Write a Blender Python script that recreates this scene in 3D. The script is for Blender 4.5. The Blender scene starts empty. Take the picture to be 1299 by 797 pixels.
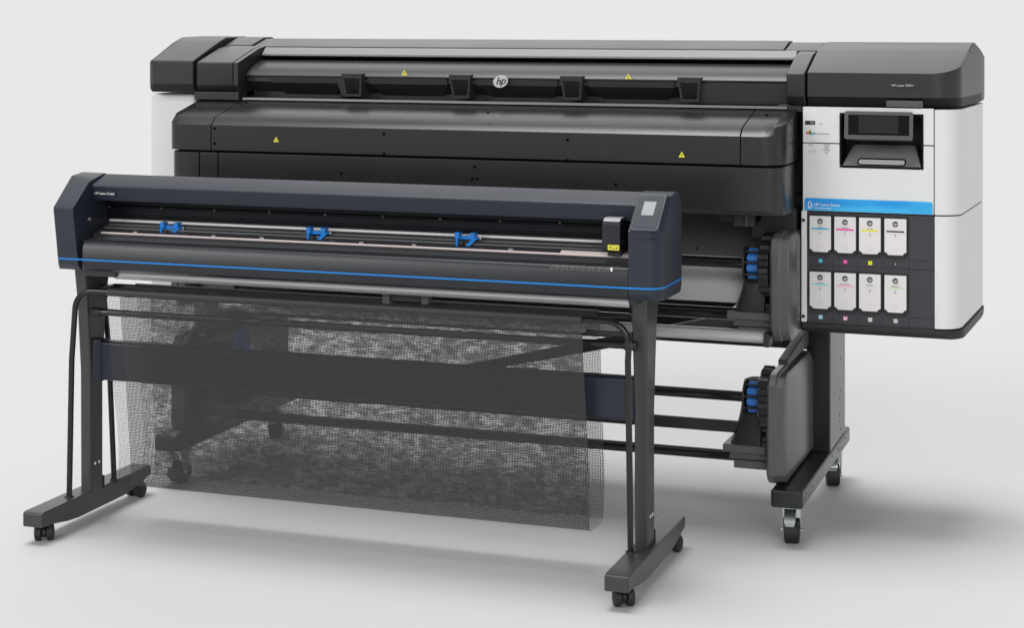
import bpy, math, random
from mathutils import Vector, Matrix
random.seed(4)
S = bpy.context.scene
COL = S.collection

# ------------------------------------------------------------------ survey camera
FPX, YAW, CH, U0, V0 = 2270.0, math.atan(800/2270.0), 1.51, 650.0, 20.0
CX, CY = 0.95014, -5.08953
def at(u, v, Y=None, X=None, Z=None):
    """point of the photograph -> point on a known plane of the machines"""
    a = (u-U0)/FPX; b = -(v-V0)/FPX
    F = (-math.sin(YAW), math.cos(YAW)); R = (math.cos(YAW), math.sin(YAW))
    r = (F[0]+a*R[0], F[1]+a*R[1], b); o = (CX, CY, CH)
    t = (Y-o[1])/r[1] if Y is not None else (X-o[0])/r[0] if X is not None else (Z-o[2])/r[2]
    return tuple(o[i]+t*r[i] for i in range(3))

# ------------------------------------------------------------------ materials
def nt(name):
    m = bpy.data.materials.new(name); m.use_nodes = True
    return m, m.node_tree.nodes, m.node_tree.links, m.node_tree.nodes['Principled BSDF']
def mat(name, col, rough=.5, metal=0., spec=.5, grain=0., gscale=900., var=.06, coat=0., aniso=None, emit=0.):
    m, N, L, P = nt(name)
    c = (col if isinstance(col, tuple) else (col,)*3)+(1,)
    P.inputs['Metallic'].default_value = metal
    P.inputs['Specular IOR Level'].default_value = spec
    P.inputs['Coat Weight'].default_value = coat
    P.inputs['Coat Roughness'].default_value = .12
    tc = N.new('ShaderNodeTexCoord')
    n1 = N.new('ShaderNodeTexNoise'); n1.inputs['Scale'].default_value = 3.2; n1.inputs['Detail'].default_value = 5
    mp = N.new('ShaderNodeMapping'); L.new(tc.outputs['Object'], mp.inputs[0]); L.new(mp.outputs[0], n1.inputs['Vector'])
    if aniso: mp.inputs['Scale'].default_value = aniso
    mx = N.new('ShaderNodeMix'); mx.data_type = 'RGBA'
    mx.inputs['A'].default_value = tuple(x*(1-var) for x in c[:3])+(1,)
    mx.inputs['B'].default_value = tuple(min(1, x*(1+var)) for x in c[:3])+(1,)
    L.new(n1.outputs['Fac'], mx.inputs['Factor']); L.new(mx.outputs['Result'], P.inputs['Base Color'])
    mr = N.new('ShaderNodeMapRange'); mr.inputs['To Min'].default_value = max(.02, rough-.06); mr.inputs['To Max'].default_value = rough+.06
    L.new(n1.outputs['Fac'], mr.inputs['Value']); L.new(mr.outputs[0], P.inputs['Roughness'])
    if grain:
        n2 = N.new('ShaderNodeTexNoise'); n2.inputs['Scale'].default_value = gscale; n2.inputs['Detail'].default_value = 2
        L.new(tc.outputs['Object'], n2.inputs['Vector'])
        bp = N.new('ShaderNodeBump'); bp.inputs['Strength'].default_value = grain; bp.inputs['Distance'].default_value = .0006
        L.new(n2.outputs['Fac'], bp.inputs['Height']); L.new(bp.outputs[0], P.inputs['Normal'])
    if emit:
        P.inputs['Emission Color'].default_value = c; P.inputs['Emission Strength'].default_value = emit
    return m
M = {}
M['dark'] = mat('textured charcoal plastic', (.021, .021, .0215), .38, spec=.45, grain=.25)
M['darkpaint'] = mat('satin charcoal painted steel', (.017, .017, .0175), .27, spec=.48, grain=.12)
M['black'] = mat('matt black plastic', (.012, .012, .013), .5, grain=.2)
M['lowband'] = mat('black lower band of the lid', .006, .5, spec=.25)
M['ventgrey'] = mat('vent grille grey', .036, .42, spec=.4)
M['blackgloss'] = mat('glossy black plastic', (.012, .012, .013), .22)
M['smoke'] = mat('smoked window plastic', (.024, .025, .026), .33)
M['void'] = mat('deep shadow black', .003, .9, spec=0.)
M['white'] = mat('light grey moulded plastic', (.71, .72, .715), .38, grain=.08, var=.015)
M['navy'] = mat('navy grey painted shell', (.017, .0215, .034), .44, grain=.10, spec=.42, var=.05)
M['navydk'] = mat('dark navy steel', (.009, .012, .024), .32, var=.05)
M['rail'] = mat('black anodised rail', (.004, .005, .008), .4, spec=.2)
M['cutblack'] = mat('graphite front moulding', (.009, .011, .015), .34, grain=.1)
M['platen'] = mat('graphite platen', (.03, .031, .033), .32, var=.1, aniso=(.4, 40, 40))
M['lightbar'] = mat('silver grey painted bar', (.24, .24, .243), .5, var=.05)
M['alu'] = mat('brushed aluminium', (.36, .36, .365), .38, metal=1., var=.08, aniso=(.5, 30, 30))
M['alusatin'] = mat('satin aluminium tube', (.66, .66, .665), .38, metal=.55, var=.04, aniso=(.5, 30, 30))
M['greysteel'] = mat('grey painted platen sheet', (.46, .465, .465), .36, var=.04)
M['legside2'] = mat('pale grey scale strip', (.13, .13, .133), .4)
M['steel'] = mat('zinc plated steel', (.60, .66, .66), .28, metal=1.)
M['stand'] = mat('graphite painted steel', (.042, .042, .0425), .34, grain=.1)
M['standdk'] = mat('black painted steel', (.014, .014, .017), .30, grain=.1)
M['legside'] = mat('grey painted steel', (.15, .15, .151), .36, grain=.1)
M['tube'] = mat('gloss black tube', (.009, .009, .010), .15)
M['rubber'] = mat('black rubber', (.014, .014, .014), .6, grain=.3)
M['cover'] = mat('grey black moulded cover', (.085, .085, .086), .30, grain=.1)
M['blue'] = mat('vivid blue plastic', (.004, .19, .62), .32)
M['bluehub'] = mat('mid blue plastic', (.03, .17, .52), .35)
M['stripe'] = mat('blue accent strip', (.0, .195, .60), .4, var=.01)
M['band'] = None
M['yellow'] = mat('yellow label', (.82, .78, .05), .5, var=.02)
M['ink'] = mat('black print', (.02, .02, .02), .5)
M['grey print'] = mat('grey print', (.16, .16, .165), .5)
M['whiteprint'] = mat('white print', (.85, .85, .85), .5, var=.02)
M['silver'] = mat('silver badge', (.58, .58, .60), .3, metal=.3)
M['cart'] = mat('warm grey cartridge face', (.74, .715, .71), .45, var=.015)
M['bay'] = mat('slate grey ink bay plastic', (.036, .035, .043), .5, grain=.2)
M['screen'] = mat('display glass', (.004, .004, .005), .12, spec=.35)
M['lcd'] = mat('unlit grey display', (.16, .175, .19), .35, var=.05, aniso=(8, 1, 8))
M['buff'] = mat('buff cutting strip', (.62, .54, .51), .5)
M['wire'] = mat('white enamelled strip', (.72, .72, .70), .3)
M['copper'] = mat('copper sensor', (.45, .22, .10), .4, metal=.5)
for k, c in dict(c=(.0, .42, .62), m=(.80, .0, .35), y=(.85, .80, .0), k=(.01, .01, .01), lc=(.30, .68, .78), lm=(.85, .42, .60), op=(.70, .76, .80), oc=(.55, .72, .42), tag=(.70, .74, .74), tag2=(.62, .72, .66)).items():
    M['ink_'+k] = mat('ink colour '+k, c, .45, var=.01)

def band_material():
    m, N, L, P = nt('blue printed band')
    tc = N.new('ShaderNodeTexCoord'); mp = N.new('ShaderNodeMapping'); mp.inputs['Rotation'].default_value = (0, .28, 0)
    mp.inputs['Scale'].default_value = (3, 1, 14)
    nz = N.new('ShaderNodeTexNoise'); nz.inputs['Scale'].default_value = 1.7; nz.inputs['Detail'].default_value = 1
    rp = N.new('ShaderNodeValToRGB'); e = rp.color_ramp.elements
    e[0].position = .38; e[0].color = (.0, .27, .72, 1); e[1].position = .6; e[1].color = (.04, .45, .80, 1)
    L.new(tc.outputs['Object'], mp.inputs[0]); L.new(mp.outputs[0], nz.inputs['Vector']); L.new(nz.outputs['Fac'], rp.inputs[0])
    L.new(rp.outputs[0], P.inputs['Base Color']); P.inputs['Roughness'].default_value = .4
    return m
M['band'] = band_material()

def net_material():
    m, N, L, P = nt('black woven net')
    P.inputs['Base Color'].default_value = (.034, .034, .035, 1); P.inputs['Roughness'].default_value = .6
    uv = N.new('ShaderNodeUVMap'); uv.uv_map = 'UVMap'
    nz = N.new('ShaderNodeTexNoise'); nz.inputs['Scale'].default_value = 22; nz.inputs['Detail'].default_value = 1.0
    st = N.new('ShaderNodeVectorMath'); st.operation = 'MULTIPLY'; st.inputs[1].default_value = (1, 2.4, 1); L.new(uv.outputs[0], st.inputs[0])
    L.new(st.outputs[0], nz.inputs['Vector'])
    sub = N.new('ShaderNodeVectorMath'); sub.operation = 'SUBTRACT'; sub.inputs[1].default_value = (.5, .5, .5)
    L.new(nz.outputs['Color'], sub.inputs[0])
    sc = N.new('ShaderNodeVectorMath'); sc.operation = 'MULTIPLY'; sc.inputs[1].default_value = (.0062, .0092, 0)
    L.new(sub.outputs[0], sc.inputs[0])
    ad = N.new('ShaderNodeVectorMath'); ad.operation = 'ADD'; L.new(uv.outputs[0], ad.inputs[0]); L.new(sc.outputs[0], ad.inputs[1])
    pm = N.new('ShaderNodeVectorMath'); pm.operation = 'MULTIPLY'; pm.inputs[1].default_value = (1/.0045, 1/.0045, 0); L.new(ad.outputs[0], pm.inputs[0])
    fr = N.new('ShaderNodeVectorMath'); fr.operation = 'FRACTION'; L.new(pm.outputs[0], fr.inputs[0])
    sp = N.new('ShaderNodeSeparateXYZ'); L.new(fr.outputs[0], sp.inputs[0])
    so = N.new('ShaderNodeSeparateXYZ'); L.new(uv.outputs[0], so.inputs[0])
    def mth(op, a, b=None):
        n = N.new('ShaderNodeMath'); n.operation = op
        for i, x in enumerate((a, b)):
            if x is None: continue
            if isinstance(x, (int, float)): n.inputs[i].default_value = x
            else: L.new(x, n.inputs[i])
        return n.outputs[0]
    # the selvedge along the left edge is woven more openly
    w = mth('ADD', .18, mth('MULTIPLY', .25, mth('GREATER_THAN', so.outputs[0], .045)))
    w = mth('MULTIPLY', w, mth('SUBTRACT', 1.0, mth('MULTIPLY', .30, mth('GREATER_THAN', so.outputs[1], NET_BACK))))
    inb = mth('MULTIPLY', mth('GREATER_THAN', so.outputs[1], NET_B0), mth('LESS_THAN', so.outputs[1], NET_B1))
    w = mth('MULTIPLY', w, mth('SUBTRACT', 1.0, mth('MULTIPLY', .62, inb)))
    hx = mth('LESS_THAN', sp.outputs[0], w); hy = mth('LESS_THAN', sp.outputs[1], w)
    cov = mth('MAXIMUM', hx, hy)
    L.new(cov, P.inputs['Alpha'])
    return m
NET_BACK = 0.66

# ------------------------------------------------------------------ mesh builder
class MB:
    def __init__(s): s.v = []; s.f = []; s.mi = []; s.cur = 0
    def add(s, vs, fs):
        o = len(s.v); s.v += [tuple(p) for p in vs]
        for f in fs: s.f.append([o+i for i in f]); s.mi.append(s.cur)
        return s
    def box(s, x0, x1, y0, y1, z0, z1):
        vs = [(x, y, z) for z in (z0, z1) for y in (y0, y1) for x in (x0, x1)]
        return s.add(vs, [(0,2,3,1),(4,5,7,6),(0,1,5,4),(2,6,7,3),(0,4,6,2),(1,3,7,5)])
    def loft(s, rings, cap=True):
        n = len(rings[0]); vs = [p for r in rings for p in r]; fs = []
        for k in range(len(rings)-1):
            for i in range(n):
                j = (i+1) % n; fs.append((k*n+i, k*n+j, (k+1)*n+j, (k+1)*n+i))
        if cap: fs.append(tuple(range(n-1, -1, -1))); fs.append(tuple((len(rings)-1)*n+i for i in range(n)))
        return s.add(vs, fs)
    def px(s, prof, x0, x1): return s.loft([[(x, y, z) for y, z in prof] for x in (x0, x1)])          # profile in (y, z)
    def py(s, prof, y0, y1): return s.loft([[(x, y, z) for x, z in prof] for y in (y0, y1)])          # profile in (x, z)
    def pz(s, prof, z0, z1): return s.loft([[(x, y, z) for x, y in prof] for z in (z0, z1)])          # profile in (x, y)
    def secx(s, secs):   # list of (x, profile)
        return s.loft([[(x, y, z) for y, z in p] for x, p in secs])
    def tube(s, pts, r, n=14, r1=None):
        pts = [Vector(p) for p in pts]; rings = []
        up = None
        for i, p in enumerate(pts):
            t = ((pts[min(i+1, len(pts)-1)]-p).normalized()+(p-pts[max(i-1, 0)]).normalized()).normalized()
            if up is None:
                up = Vector((0,0,1)) if abs(t.z) < .9 else Vector((0,1,0))
            a = t.cross(up).normalized(); b = a.cross(t).normalized(); up = b
            rr = r if r1 is None else r+(r1-r)*i/(len(pts)-1)
            rings.append([tuple(p+a*(rr*math.cos(k*2*math.pi/n))+b*(rr*math.sin(k*2*math.pi/n))) for k in range(n)])
        return s.loft(rings)
    def lathe(s, c, axis, prof, n=28, lobes=0, depth=0):   # prof: list of (offset along axis, radius)
        ax = {'x': (Vector((1,0,0)), Vector((0,1,0)), Vector((0,0,1))), 'y': (Vector((0,1,0)), Vector((0,0,1)), Vector((1,0,0))), 'z': (Vector((0,0,1)), Vector((1,0,0)), Vector((0,1,0)))}[axis]
        c = Vector(c); rings = []
        for o, r in prof:
            rg = []
            for k in range(n):
                a = k*2*math.pi/n
                q = r - (depth if lobes and (k*lobes*2//n) % 2 else 0)
                rg.append(tuple(c+ax[0]*o+ax[1]*(q*math.cos(a))+ax[2]*(q*math.sin(a))))
            rings.append(rg)
        return s.loft(rings)
    def build(s, name, material, parent=None, bevel=0., seg=2, smooth=True, label=None, angle=32, zsplit=None):
        if zsplit is not None:
            for i, f in enumerate(s.f):
                if len(f) < 7 and max(s.v[k][2] for k in f) < zsplit: s.mi[i] = 1
        lo = [min(p[i] for p in s.v) for i in range(3)]; hi = [max(p[i] for p in s.v) for i in range(3)]
        c = Vector([(lo[i]+hi[i])/2 for i in range(3)])
        me = bpy.data.meshes.new(name); me.from_pydata([tuple(Vector(p)-c) for p in s.v], [], s.f)
        mats = material if isinstance(material, list) else [material]
        for m in mats: me.materials.append(m)
        for p, i in zip(me.polygons, s.mi): p.material_index = i
        import bmesh
        b = bmesh.new(); b.from_mesh(me); bmesh.ops.remove_doubles(b, verts=b.verts, dist=1e-5)
        bmesh.ops.recalc_face_normals(b, faces=b.faces); b.to_mesh(me); b.free()
        if smooth:
            for p in me.polygons: p.use_smooth = True
            me.set_sharp_from_angle(angle=math.radians(angle))
        o = bpy.data.objects.new(name, me); COL.objects.link(o)
        link(o, c, parent)
        if bevel:
            md = o.modifiers.new('Bevel', 'BEVEL'); md.width = bevel; md.segments = seg; md.limit_method = 'ANGLE'; md.angle_limit = math.radians(angle)
            md.harden_normals = True
        if label: o['label'] = label
        return o
def wloc(o):
    return o['_w'] if False else WL[o.name]
WL = {}
def link(o, c, parent):
    WL[o.name] = Vector(c)
    if parent is not None:
        o.parent = parent; o.location = Vector(c)-WL[parent.name]
    else: o.location = c
def thing(name, label, cat, loc, group=None):
    o = bpy.data.objects.new(name, None); COL.objects.link(o); o.empty_display_size = .1
    link(o, Vector(loc), None); o['label'] = label; o['category'] = cat
    if group: o['group'] = group
    return o
def B(): return MB()

def text_mb(mb, s, x, y, z, h, ital=0., center=True, depth=.0006, rot=None, bold=0.0):
    """lettering standing on a front face (facing -y), lower edge at z, cap height h"""
    cu = bpy.data.curves.new('lettering', 'FONT'); cu.body = s; cu.size = h/.73; cu.shear = ital
    cu.extrude = depth/2; cu.align_x = 'CENTER' if center else 'LEFT'; cu.resolution_u = 3; cu.offset = bold
    o = bpy.data.objects.new('lettering', cu); COL.objects.link(o)
    me = bpy.data.meshes.new_from_object(o.evaluated_get(bpy.context.evaluated_depsgraph_get()))
    bpy.data.objects.remove(o); bpy.data.curves.remove(cu)
    R = rot or Matrix.Rotation(math.pi/2, 4, 'X')
    vs = [tuple(R @ v.co + Vector((x, y, z))) for v in me.vertices]
    mb.add(vs, [tuple(p.vertices) for p in me.polygons]); bpy.data.meshes.remove(me)
    return mb
def ellipse_y(mb, x, z, rx, rz, y0, y1, n=36, shear=0.):
    return mb.py([(x+rx*math.cos(a)+shear*rz*math.sin(a), z+rz*math.sin(a)) for a in [k*2*math.pi/n for k in range(n)]], y0, y1)
def rrect(x0, x1, z0, z1, r, n=5):
    out = []
    for cx, cz, a0 in ((x1-r, z1-r, 0), (x0+r, z1-r, 90), (x0+r, z0+r, 180), (x1-r, z0+r, 270)):
        for k in range(n+1):
            a = math.radians(a0+90*k/n); out.append((cx+r*math.cos(a), cz+r*math.sin(a)))
    return out
def corner_rise(prof, xa, xb, yf, r, slope, zu, band=.05, n=9):
    out = []
    for k in range(n+1):
        a = math.pi/2*k/n; x = xa+(xb-xa)*math.sin(a); d = r*(1-math.cos(a))
        out.append((x, [(y+d, z+slope*d) if (y < yf+band and z > zu) else (y+d, z) if y < yf+band else (y, z) for y, z in prof]))
    return out
def corner_secs(prof, xa, xb, yf, r, n=8, side=1):
    """sections whose front edge is rounded in plan towards xb (side=1) ; prof = [(y,z)]"""
    out = []
    for k in range(n+1):
        a = math.pi/2*k/n
        x = xa+(xb-xa)*math.sin(a); d = r*(1-math.cos(a))
        out.append((x, [(max(y, yf+d) if y < yf+r+.3 else y, z) for y, z in prof]))
    return out

# =========================================================================================
#  SETTING
# =========================================================================================
m, N, L, P = nt('seamless studio floor')
tc = N.new('ShaderNodeTexCoord'); nz = N.new('ShaderNodeTexNoise'); nz.inputs['Scale'].default_value = .8; nz.inputs['Detail'].default_value = 3
L.new(tc.outputs['Object'], nz.inputs['Vector'])
mx = N.new('ShaderNodeMix'); mx.data_type = 'RGBA'; mx.inputs['A'].default_value = (.574, .575, .576, 1); mx.inputs['B'].default_value = (.582, .583, .584, 1)
L.new(nz.outputs['Fac'], mx.inputs['Factor']); L.new(mx.outputs['Result'], P.inputs['Base Color'])
P.inputs['Roughness'].default_value = .7; P.inputs['Specular IOR Level'].default_value = .0
M['floor'] = m
b = B(); n = 96; RR = 900
b.add([(RR*math.cos(k*2*math.pi/n), RR*math.sin(k*2*math.pi/n), 0) for k in range(n)], [tuple(range(n))])
fl = b.build('floor', M['floor'], None, smooth=False); fl['kind'] = 'structure'; fl['label'] = 'seamless pale grey studio floor'

# =========================================================================================
#  LARGE PRINTER
# =========================================================================================
PR = thing('large_format_printer', 'wide charcoal and light grey inkjet printer standing behind the navy cutter', 'printer', (-.98, .36, 0))

def lean(o):  # the lid stands a few millimetres higher on the left
    return o

# --- lid: end covers, arms, top rail, window
capprof = [(.118, 1.250), (.100, 1.276), (.100, 1.346), (.28, 1.408), (.40, 1.428), (.47, 1.430), (.60, 1.385), (.60, 1.250)]
capprofL = [(.118, 1.258), (.100, 1.284), (.100, 1.362), (.28, 1.424), (.33, 1.438), (.47, 1.440), (.60, 1.395), (.60, 1.258)]
b = B()
secs = [(.030, capprof)] + corner_rise(capprof,   .375, .462, .10, .080, .344, 1.30)
last = secs[-1][1]
secs.append((.470, [(y+.11 if y < .25 else y, z+.035 if (y < .25 and z > 1.30) else z) for y, z in last]))
secs.append((.485, [(max(y, .46), min(z, 1.412) if z > 1.3 else z) for y, z in last]))
secs.append((.489, [(max(y, .50), min(z, 1.402) if z > 1.3 else z+.006) for y, z in last]))
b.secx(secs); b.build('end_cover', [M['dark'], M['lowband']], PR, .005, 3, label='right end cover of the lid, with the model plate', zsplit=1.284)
b = B()
secsL = [(-1.990, capprofL), (-2.140, capprofL), (-2.155, [(max(y, .11), z) for y, z in capprofL]), (-2.170, [(max(y, .13), z-.004 if z > 1.3 else z+.008) for y, z in capprofL])]
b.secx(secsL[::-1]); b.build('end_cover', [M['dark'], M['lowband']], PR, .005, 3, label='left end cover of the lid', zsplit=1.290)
# arms
armL = [(.118, 1.258), (.104, 1.284), (.104, 1.358), (.25, 1.402), (.30, 1.410), (.30, 1.33), (.20, 1.262)]
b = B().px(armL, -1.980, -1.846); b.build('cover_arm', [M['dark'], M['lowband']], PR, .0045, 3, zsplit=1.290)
b = B().px([(y-.001, z) for y, z in armL[1:]]+[(.122, 1.2585)], -1.8435, -1.826); b.build('cover_arm_edge', M['dark'], PR, .002)
armR = [(.106, 1.250), (.090, 1.276), (.090, 1.342), (.24, 1.394), (.30, 1.404), (.30, 1.33), (.20, 1.256)]
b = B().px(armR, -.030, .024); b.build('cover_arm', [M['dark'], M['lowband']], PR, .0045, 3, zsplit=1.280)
b = B().px([(.14, 1.26), (.14, 1.33), (.30, 1.39), (.6, 1.40), (.6, 1.26)], -1.995, -1.975); b.build('gap_filler', M['void'], PR); b = B().px([(.14, 1.255), (.14, 1.32), (.30, 1.38), (.6, 1.40), (.6, 1.255)], .020, .034)
b.build('gap_filler', M['void'], PR)
# top rail between the covers
b = B().px([(.305, 1.408), (.40, 1.432), (.45, 1.433), (.56, 1.39), (.56, 1.30), (.305, 1.30)], -1.880, -.078); b.build('top_rail', M['dark'], PR, .003)
b = B().px([(.305, 1.412), (.40, 1.437), (.46, 1.438), (.56, 1.40), (.56, 1.38), (.305, 1.38)], -1.986, -1.883); b.build('top_rail', M['dark'], PR, .003)
b = B().px([(.305, 1.406), (.40, 1.427), (.46, 1.428), (.56, 1.385), (.56, 1.30), (.305, 1.30)], -.075, .029); b.build('top_rail', M['dark'], PR, .003)
b = B().px([(.262, 1.378), (.262, 1.384), (.288, 1.405), (.303, 1.405), (.303, 1.372)], -1.822, -.034); b.build('light_bar', M['lightbar'], PR, .0015)
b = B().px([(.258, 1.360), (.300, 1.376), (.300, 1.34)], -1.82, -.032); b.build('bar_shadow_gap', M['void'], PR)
# window: curved upper band over a recessed lower channel
wprof = []
for k in range(9):
    t = k/8; wprof.append((.262-.115*(.55*t+.45*math.sin(t*math.pi/2)), 1.318+.046*(.55*(1-t)+.45*math.cos(t*math.pi/2))))
wprof += [(.147, 1.313), (.158, 1.313), (.158, 1.296), (.205, 1.262), (.205, 1.236), (.32, 1.236), (.32, 1.36)]
b = B().px(wprof, -1.822, -.034); WIN = b.build('window', M['smoke'], PR, .0015, angle=40)
# shelf pieces below the curved band (slightly lit faces between the vents)
VX = [at(u, 108, Y=.13)[0] for u in (446, 583, 724.5, 874)]
def vent(x):
    b = B(); w0, w1 = .036, .027
    z1, z0 = 1.326, 1.252
    b.loft([[(x-w0, .128, z1), (x+w0, .128, z1), (x+w1, .142, z0), (x-w1, .142, z0)], [(x-w0+.004, .215, z1), (x+w0, .215, z1), (x+w1, .215, z0), (x-w1, .215, z0)]])
    b.cur = 1
    for r in range(9):
        for c in range(7):
            t = (r+.5)/9; zz = z1-.015-(z1-z0-.024)*t; hw = (w0+(w1-w0)*t)*.74
            xx = x-hw+2*hw*(c+(.5 if r % 2 else 0))/6.5
            yy = .128+.014*((z1-zz)/(z1-z0))
            rr = .0030
            b.add([(xx+rr*math.cos(k*math.pi/3+.52), yy-.0011, zz+rr*math.sin(k*math.pi/3+.52)) for k in range(6)], [tuple(range(6))])
    v = b.build('air_vent', [M['ventgrey'], M['void']], PR, 0)
    return v
for x in VX: vent(x)
for i in range(5):
    xs = [-1.822]+VX+[-.034]
    x0, x1 = xs[i]+(.05 if i else .09), xs[i+1]-(.05 if i < 4 else .14)
    B().loft([[(x0, .150, 1.312), (x1, .150, 1.312), (x1, .153, 1.293), (x0, .153, 1.293)], [(x0, .165, 1.312), (x1, .165, 1.312), (x1-.03, .20, 1.255), (x0+.03, .20, 1.255)]]).build('channel_ledge', M['dark'], PR, .001)
b = B().loft([[(-.34, .150, 1.311), (-.034, .150, 1.311), (-.034, .156, 1.245), (-.32, .156, 1.245)], [(-.34, .19, 1.311), (-.034, .19, 1.311), (-.034, .19, 1.245), (-.32, .19, 1.245)]]); b.build('channel_block', M['dark'], PR, .002)
b = B().loft([[(-1.50, .150, 1.311), (-1.44, .150, 1.311), (-1.45, .156, 1.25), (-1.48, .156, 1.25)], [(-1.5, .19, 1.311), (-1.44, .19, 1.311), (-1.44, .19, 1.245), (-1.5, .19, 1.245)]]); b.build('channel_block', M['dark'], PR, .002)
# badge with the round logo
def logo(x, y, z, r, disc, glyph, parent, name='logo', sx=1.22, ital=.32):
    b = B(); ellipse_y(b, x, z, r*sx, r, y-.0035, y+.004, shear=.14)
    b.cur = 1
    text_mb(b, 'h', x-.30*r*sx, y-.0046, z-.52*r, r*1.25, ital, depth=.0015, bold=.0)
    text_mb(b, 'p', x+.36*r*sx, y-.0046, z-.40*r, r*1.25, ital, depth=.0015, bold=.0)
    return b.build(name, [disc, glyph], parent, 0)
lx, ly, lz = at(635, 103, Y=.138); logo(lx, .1395, lz, .0195, M['silver'], M['black'], PR, 'badge')
# warning triangles
def triangle(x, y, z, s, tilt=0.):
    b = B(); b.py([(x-s, z), (x+s, z), (x, z+1.75*s)], y-.0012, y)
    b.cur = 1; b.box(x-.1*s, x+.1*s, y-.0018, y-.0012, z+.45*s, z+1.1*s); b.box(x-.1*s, x+.1*s, y-.0018, y-.0012, z+.18*s, z+.33*s)
    o = b.build('warning_label', [M['yellow'], M['ink']], PR, 0)
    return o
for u, v, y in ((513.5, 95, .1405), (797.5, 100, .1405)):
    p = at(u, v, Y=y); triangle(p[0], y-.004, p[2], .0095)
# --- dryer hood in front
hood_top = [(-.10, 1.095), (-.10, 1.176), (-.085, 1.190), (.118, 1.238), (.16, 1.238), (.16, 1.095)]
hood_topw = [(-.10, 1.0875), (-.10, 1.168), (-.0735, 1.191), (.118, 1.236), (.16, 1.236), (.16, 1.0875)]
b = B().secx([(-1.812, hood_topw), (-.126, hood_topw)]); b.build('hood', M['darkpaint'], PR, .0015, label='long upper hood panel with the pale bevelled edge')
# left corner piece (rounded end)
b = B(); ends = corner_rise(hood_topw, -1.930, -1.972, -.10, .045, .2366, 1.13)
b.secx([(-1.8145, hood_topw)]+[(x, p) for x, p in ends]); b.build('hood_end', M['darkpaint'], PR, .002)
# right corner piece
b = B(); b.secx([(-.1235, hood_topw), (-.075, hood_topw)]+corner_rise(hood_topw, -.068, -.002, -.10, .085, .2366, 1.13)); b.build('hood_end', M['darkpaint'], PR, .002)
b = B().px([(.110, 1.237), (.112, 1.2445), (.128, 1.2445), (.128, 1.237)], -1.815, -.032); b.build('hood_back_edge', M['legside'], PR, .001)
b = B().px([(.10, 1.236), (.10, 1.262), (.16, 1.262), (.16, 1.236)], -1.985, -1.822); b.build('hood_hinge_cover', M['dark'], PR, .002); B().px([(.12, 1.23), (.12, 1.25), (.16, 1.25), (.16, 1.23)], -.06, .012).build('hood_hinge_cover', M['dark'], PR, .002)
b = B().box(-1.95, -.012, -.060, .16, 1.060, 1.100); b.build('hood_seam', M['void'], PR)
# lower hood panel
low = [(-.10, .958), (-.10, 1.080), (-.09, 1.0825), (.10, 1.0825), (.10, .945), (-.088, .945)]
lowl = [(y if y > 0 else y+(.015 if z < 1 else 0), z) for y, z in low]
b = B().px(low, -1.786, -.0825); b.secx([(-.0825, low)]+corner_rise(low, -.056, -.004, -.10, .060, 0, 2)); b.build('lower_panel', M['darkpaint'], PR, .002)
b = B().px(low, -1.852, -1.790); b.build('lower_panel', M['darkpaint'], PR, .0015)
b = B(); b.secx([(-1.856, low)]+corner_rise(low, -1.922, -1.964, -.10, .045, 0, 2)); b.build('lower_panel', M['darkpaint'], PR, .002)
b = B().box(-.16, -.10, -.03, .06, .905, .9455); b.box(-.21, -.10, .0, .10, .915, .9455); b.box(-.13, .0, .08, .16, .86, .95); b.build('hood_catch', M['black'], PR, .003)
b = B().lathe((-.125, -.02, .925), 'z', [(-.02, .011), (.02, .013)]); b.build('hood_knob', M['dark'], PR, .001)
p = at(486, 0, Y=0)
for u, v in ((350.5, 180), (865, 199.5)):
    p = at(u, v, Y=-.10); triangle(p[0], -.1006, p[2], .0095)
# screws on the hood and the lower panel
def dots(pts, Y, r=.0042, parent=PR, name='screw', material=None, up=False):
    for u, v in pts:
        x, y, z = at(u, v, Y=Y)
        MB().lathe((x, Y, z), 'y', [(-.0016, r), (.002, r)], 10).build(name, material or M['void'], parent, 0)
dots([(487, 170), (487, 195), (720, 177), (720, 203), (272, 163), (272, 182)], -.1005)
dots([(602, 212), (599, 227), (605, 227), (781, 234), (433, 220)], -.1005)
def topdot(u, v, r=.0050, m='void'):
    # on the sloping hood top: z = 1.192+(y+.068)*.2366
    x = y = z = None
    lo, hi = -.07, .11
    for _ in range(30):
        mid = (lo+hi)/2; q = at(u, v, Y=mid)
        if q[2] > 1.192+(mid+.068)*.2366: hi = mid
        else: lo = mid
    q = at(u, v, Y=lo); s = .2366
    b = B().lathe((0, 0, 0), 'z', [(-.001, r), (.0016, r)], 10)
    b.v = [(q[0]+p[0], q[1]+p[1], q[2]+p[2]+p[1]*s) for p in b.v]
    b.build('screw', M[m], PR, 0)
for u, v in ((272, 142), (290, 144), (312, 130), (505, 142), (495, 151), (619, 143), (734, 148), (726, 157.5), (973, 146), (964, 163)): topdot(u, v)
topdot(985, 163, .0035, 'steel')

# --- white end column, left
b = B(); colp = [(.16, .45), (.16, 1.252), (.62, 1.252), (.62, .45)]
b.px(colp, at(190, 160, Y=.16)[0], -2.015)
b.build('side_column', M['white'], PR, .012, 4, label='light grey end column on the left')
# --- rear chassis (seen under and between the panels)
b = B().box(-2.10, .012, .23, .60, .98, 1.25); b.box(-.050, .012, .20, .58, .62, .98); b.box(-2.10, .40, .33, .62, 1.25, 1.36); b.build('chassis', M['black'], PR, .003)
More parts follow.
